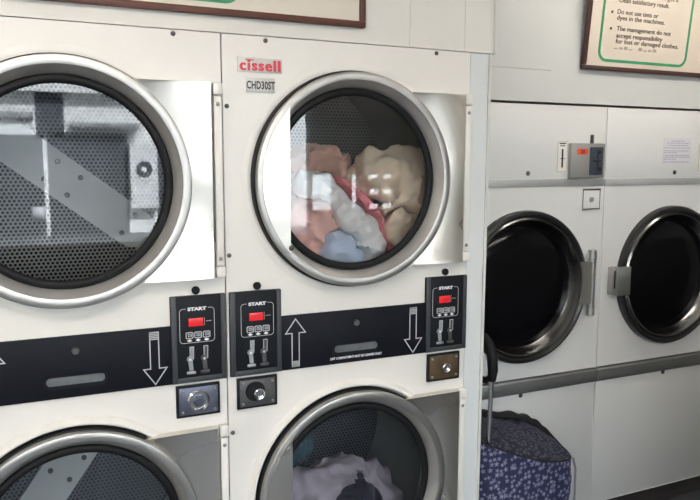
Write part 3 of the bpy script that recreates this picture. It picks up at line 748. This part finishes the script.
# ------------------------------------------------------------------ shopping trolley bag
def make_trolley():
    root = thing('shopping_trolley', 'navy star-patterned shopping trolley bag in the gap beside the filler panel', 'shopping trolley', (1.17, .2, 0))
    cx, cy, hx, hy = 1.152, .205,  .236, .148
    def zrim(x, y): return .580-.28*(x-1.0)+.012*math.sin(9*x+3*y)+.19*(y-.06)
    n = 96; rows = 40; vs = []; fs = []; uv = []
    def sup(q, e=.55):
        c, s = math.cos(q), math.sin(q)
        return (math.copysign(abs(c)**e, c), math.copysign(abs(s)**e, s))
    ulen = [0]
    for j in range(n):
        (a, b), (c, d) = sup(2*PI*j/n), sup(2*PI*(j+1)/n)
        ulen.append(ulen[-1]+math.hypot((a-c)*hx, (b-d)*hy))
    for i in range(rows+1):
        t = i/rows
        for j in range(n+1):
            q = 2*PI*j/n; a, b = sup(q)
            bulge = .86+.14*math.sin(min(1, t*1.15)*PI*.62)+.02*math.sin(3*q+5*t)*t
            x = cx+hx*a*bulge; y = cy+hy*b*bulge
            z = .10+(zrim(cx+hx*a, cy+hy*b)-.10)*t
            p = Vector((x, y, z)); wv = .008*noise.noise(p*9)+.004*noise.noise(p*22)
            d = Vector((a, b, 0)).normalized(); p += d*wv
            vs.append(p); uv.append((ulen[j], p.z))
    for i in range(rows):
        for j in range(n): fs.append((i*(n+1)+j, i*(n+1)+j+1, (i+1)*(n+1)+j+1, (i+1)*(n+1)+j))
    fs.append(tuple(range(n))[::-1])
    mb = MB().add(vs, fs); mb.uv = uv
    bag = link('bag', mb, M['bagstar'], root, smooth=80)
    rim = [vs[rows*(n+1)+j] for j in range(n)]
    # loose cover: puffed at the back, sunk near the front edge
    vs2 = []; uv2 = []; fs2 = []; m = 22
    c0 = Vector((cx, cy, sum(p.z for p in rim)/n))
    for i in range(m+1):
        s = i/m
        for j in range(n):
            p = rim[j]*s+Vector((cx, cy, c0.z))*(1-s)
            px, py = p.x, p.y
            z = zrim(px, py)+.045*(1-s**3)*(.45+2.2*(py-cy)) + .012*noise.noise(Vector((px*14, py*14, 2)))
            if py < cy: z -= .045*math.exp(-((py-.105)/.035)**2)*(1-s**8)*(1 if px < 1.25 else .5)
            vs2.append(Vector((px, py, z+.002))); uv2.append((px*1.0, py*1.6+.3*z))
    for i in range(m):
        for j in range(n): fs2.append((i*n+j, i*n+(j+1) % n, (i+1)*n+(j+1) % n, (i+1)*n+j))
    mb = MB().add(vs2, fs2); mb.uv = uv2
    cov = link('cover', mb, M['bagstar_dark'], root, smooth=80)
    pts = []
    for j in range(n):
        p = rim[j]; back = max(0, (p.y-cy)/hy)
        pts.append((p.x, p.y, p.z+.004+back*.012+.006*abs(math.sin(j*.55))*back))
    rr = [.0025+.013*max(0, (p[1]-cy)/hy)+.004*math.sin(i*.55)**2*max(0, (p[1]-cy)/hy) for i, p in enumerate(pts)]
    link('gathered_edge', MB().tube(pts, rr, 10, closed=True), M['baginside'], cov)
    # chrome frame
    x = .988-.012
    for y in (.10, .30):
        top = .853
        link('handle_tube', MB().tube([(x, y, .07), (x, y, .40), (x+.003, y, .60), (x+.010, y, top)], .0085, 14), M['chrome'], root)
    # black loop grip with a hand slot
    mb = MB(); xg = x+.010
    pth = []
    for y, z in ((.10, .835), (.094, .875), (.100, .925), (.124, .962), (.150, .977), (.228, .977), (.266, .962), (.293, .925), (.304, .875), (.300, .835)):
        pth.append((xg, y, z))
    mb.tube(pth, [.015, .0185, .0195, .0195, .0195, .0195, .0195, .0195, .0185, .015], 12)
    mb.tube([(xg, .102, .846), (xg, .135, .826), (xg, .189, .820), (xg, .258, .826), (xg, .298, .846)], .0125, 12)
    link('hand_grip', mb, M['rubber'], root)
    for y in (.085, .30):
        link('front_leg', MB().tube([(1.378, y, .0), (1.378, y, .44), (1.364, y, .485)], .0045, 10), M['silver'], root)
    link('base_tray', MB().box(.985, 1.385, .075, .325, .085, .10, .004), M['greymetal'], root)
    link('axle', MB().tube([(1.0, .035, .07), (1.0, .355, .07)], .006, 10), M['silver'], root)
    for y in (.045, .345):
        bm = MB(); w = []
        for k in range(24):
            a = 2*PI*k/24; w.append((1.0+.058*math.cos(a), y, .070+.058*math.sin(a)))
        bm.tube(w, .012, 8, closed=True)
        for k in range(5):
            a = 2*PI*k/5; bm.tube([(1.0, y, .07), (1.0+.05*math.cos(a), y, .07+.05*math.sin(a))], .006, 6)
        link('wheel', bm, M['rubber'], root)
    return root
make_trolley()

# ------------------------------------------------------------------ shop front behind the photographer, and the street
def shop_front():
    y0, y1 = YF-.10, YF
    sill, head = .92, 2.42
    mb = MB().box(XL, 2.0, y0, y1, 0, sill).box(XL, XR, y0, y1, head, CEIL).box(XL, XL+.25, y0, y1, sill, head)
    struct('wall_front', mb, M['stall'])
    struct('wall_front_pier', MB().box(2.0, XR, y0, y1, 0, 1.12).box(2.0, XR, y0, y1, 1.5, 2.05).box(2.27, 2.41, y0, y1, 1.12, 1.5).box(2.54, 2.60, y0, y1, 1.12, 1.5).box(2.93, XR, y0, y1, 1.12, 1.5).box(2.0, XR, y0-.02, y1+.05, 1.98, 2.10), M['wall_dark'])
    for k, (a, b) in enumerate(((2.0, 2.27), (2.41, 2.54), (2.60, 2.93))):
        mb = MB().box(a, a+.02, y0+.01, y1+.01, 1.12, 1.5).box(b-.02, b, y0+.01, y1+.01, 1.12, 1.5).box(a+.02, b-.02, y0+.01, y1+.01, 1.12, 1.14).box(a+.02, b-.02, y0+.01, y1+.01, 1.48, 1.5)
        if k == 2:
            for za, zb in ((1.195, 1.285), (1.335, 1.44)): mb.box(a+.02, b-.02, y0+.02, y1, za, zb)
            mb.box(2.755, 2.775, y0+.02, y1, 1.12, 1.5)
        w = struct('window_%d' % (k+6), mb, M['mullion'])
        link('pane', MB().box(a+.02, b-.02, y0+.045, y0+.051, 1.14, 1.48), M['window'], w)
    struct('wall_front_upper', MB().box(2.0, XR, y0, y1, 2.10, head), M['lilac_wall'])
shop_front()
struct('ground', MB().box(-30, 30, -40, YF-.1, -.15, -.02), M['street'])
def building():
    Y = -15.0
    mb = MB().box(-14, 14, Y-4, Y, -.02, 5.2)
    mb.box(-14, 14, Y, Y+.25, 3.05, 3.25)
    b = struct('exterior_building', mb, M['facade'])
    mb = MB()
    for x0, x1, z0, z1 in ((-12, -4.2, -.02, 2.3), (-4.0, -2.4, .2, 2.6), (-2.2, .05, -.02, 2.15), (-.05, .5, 2.1, 3.1), (.15, 1.80, -.02, 2.2), (2.44, 4.1, .2, 2.6), (4.4, 5.3, -.02, 2.3), (9.3, 12, -.02, 2.3), (-14, 14, 3.12, 3.42)):
        mb.box(x0, x1, Y-.2, Y+.03, z0, z1)
    for x0, x1 in ((-8, -6.6), (-4.8, -3.4), (-1.9, -.6), (1.2, 2.4), (4.2, 5.5)):
        mb.box(x0, x1, Y-.2, Y+.03, 3.8, 4.8)
    link('dark_openings', mb, M['facade_dark'], b)
    link('shop_fascia', MB().box(-12, -.1, Y, Y+.12, 2.50, 2.62).box(.6, 2.05, Y, Y+.3, 2.32, 2.42).box(-2.6, -2.45, Y, Y+.1, 0, 3.1), M['facade_grey'], b)
    link('shop_letter', MB().lathe(2.12, 1.42, [(.075, Y+.28), (.175, Y+.28), (.175, Y+.25), (.075, Y+.25)], 32, True), M['facade_dark'], b)
    link('sign_panel', MB().box(1.82, 2.42, Y, Y+.26, .55, 2.0), M['facade'], b)
building()

# unseen ceiling light fittings; those on the right are added to brighten
def lamp(x, y, L=1.5):
    t = thing('ceiling_light', 'long white twin-tube ceiling light out of view above the aisle', 'ceiling light', (x, y, CEIL), group='ceiling lights')
    link('housing', MB().box(x-L/2, x+L/2, y-.09, y+.09, CEIL-.055, CEIL-.001, .006), M['enamel'], t)
    for dy in (-.045, .045):
        link('tube', MB().tube([(x-L/2+.03, y+dy, CEIL-.075), (x+L/2-.03, y+dy, CEIL-.075)], .019, 10), M['tube'], t)
for x in (-2.4, -.6):
    lamp(x, -1.5)
for x in (-2.4, -.6, 2.3):  # rightmost lamp is added to brighten the pier and right side
    lamp(x, -3.2)
lamp(1.95, -.32, 1.2)  # added lamp, brightens the upper part of the recess

# ------------------------------------------------------------------ light
wd = bpy.data.worlds.new('World'); SC.world = wd; wd.use_nodes = True
nt = wd.node_tree; bg = nt.nodes['Background']
sky = nt.nodes.new('ShaderNodeTexSky'); sky.sky_type = 'HOSEK_WILKIE'; sky.turbidity = 4; sky.sun_direction = (.25, .65, .72)
mxs = nt.nodes.new('ShaderNodeMix'); mxs.data_type = 'RGBA'; mxs.inputs[0].default_value = .5; mxs.inputs[7].default_value = (.75, .86, 1, 1)
nt.links.new(sky.outputs[0], mxs.inputs[6]); nt.links.new(mxs.outputs[2], bg.inputs[0]); bg.inputs[1].default_value = 10.0
su = bpy.data.lights.new('sun', 'SUN'); su.energy = 75; su.angle = .01; su.color = (.84, .92, 1)
so = bpy.data.objects.new('sun', su); COL.objects.link(so)
so.rotation_euler = Vector((-.25, -.65, -.72)).to_track_quat('-Z', 'Y').to_euler()

# ------------------------------------------------------------------ camera
cd = bpy.data.cameras.new('camera'); cam = bpy.data.objects.new('camera', cd); COL.objects.link(cam)
r = Vector((.90741672, -.42022665, .0021124)); u = Vector((.04960521, .11210393, .99245757)); f = Vector((.41729393, .90046781, -.12257041))
mw = Matrix((r, u, -f)).transposed().to_4x4(); mw.translation = Vector((-.51864306, -1.94516631, 1.60949267))
cam.matrix_world = mw
cd.sensor_width = 36; cd.lens = 720.177/700*36; cd.clip_start = .02
SC.camera = cam
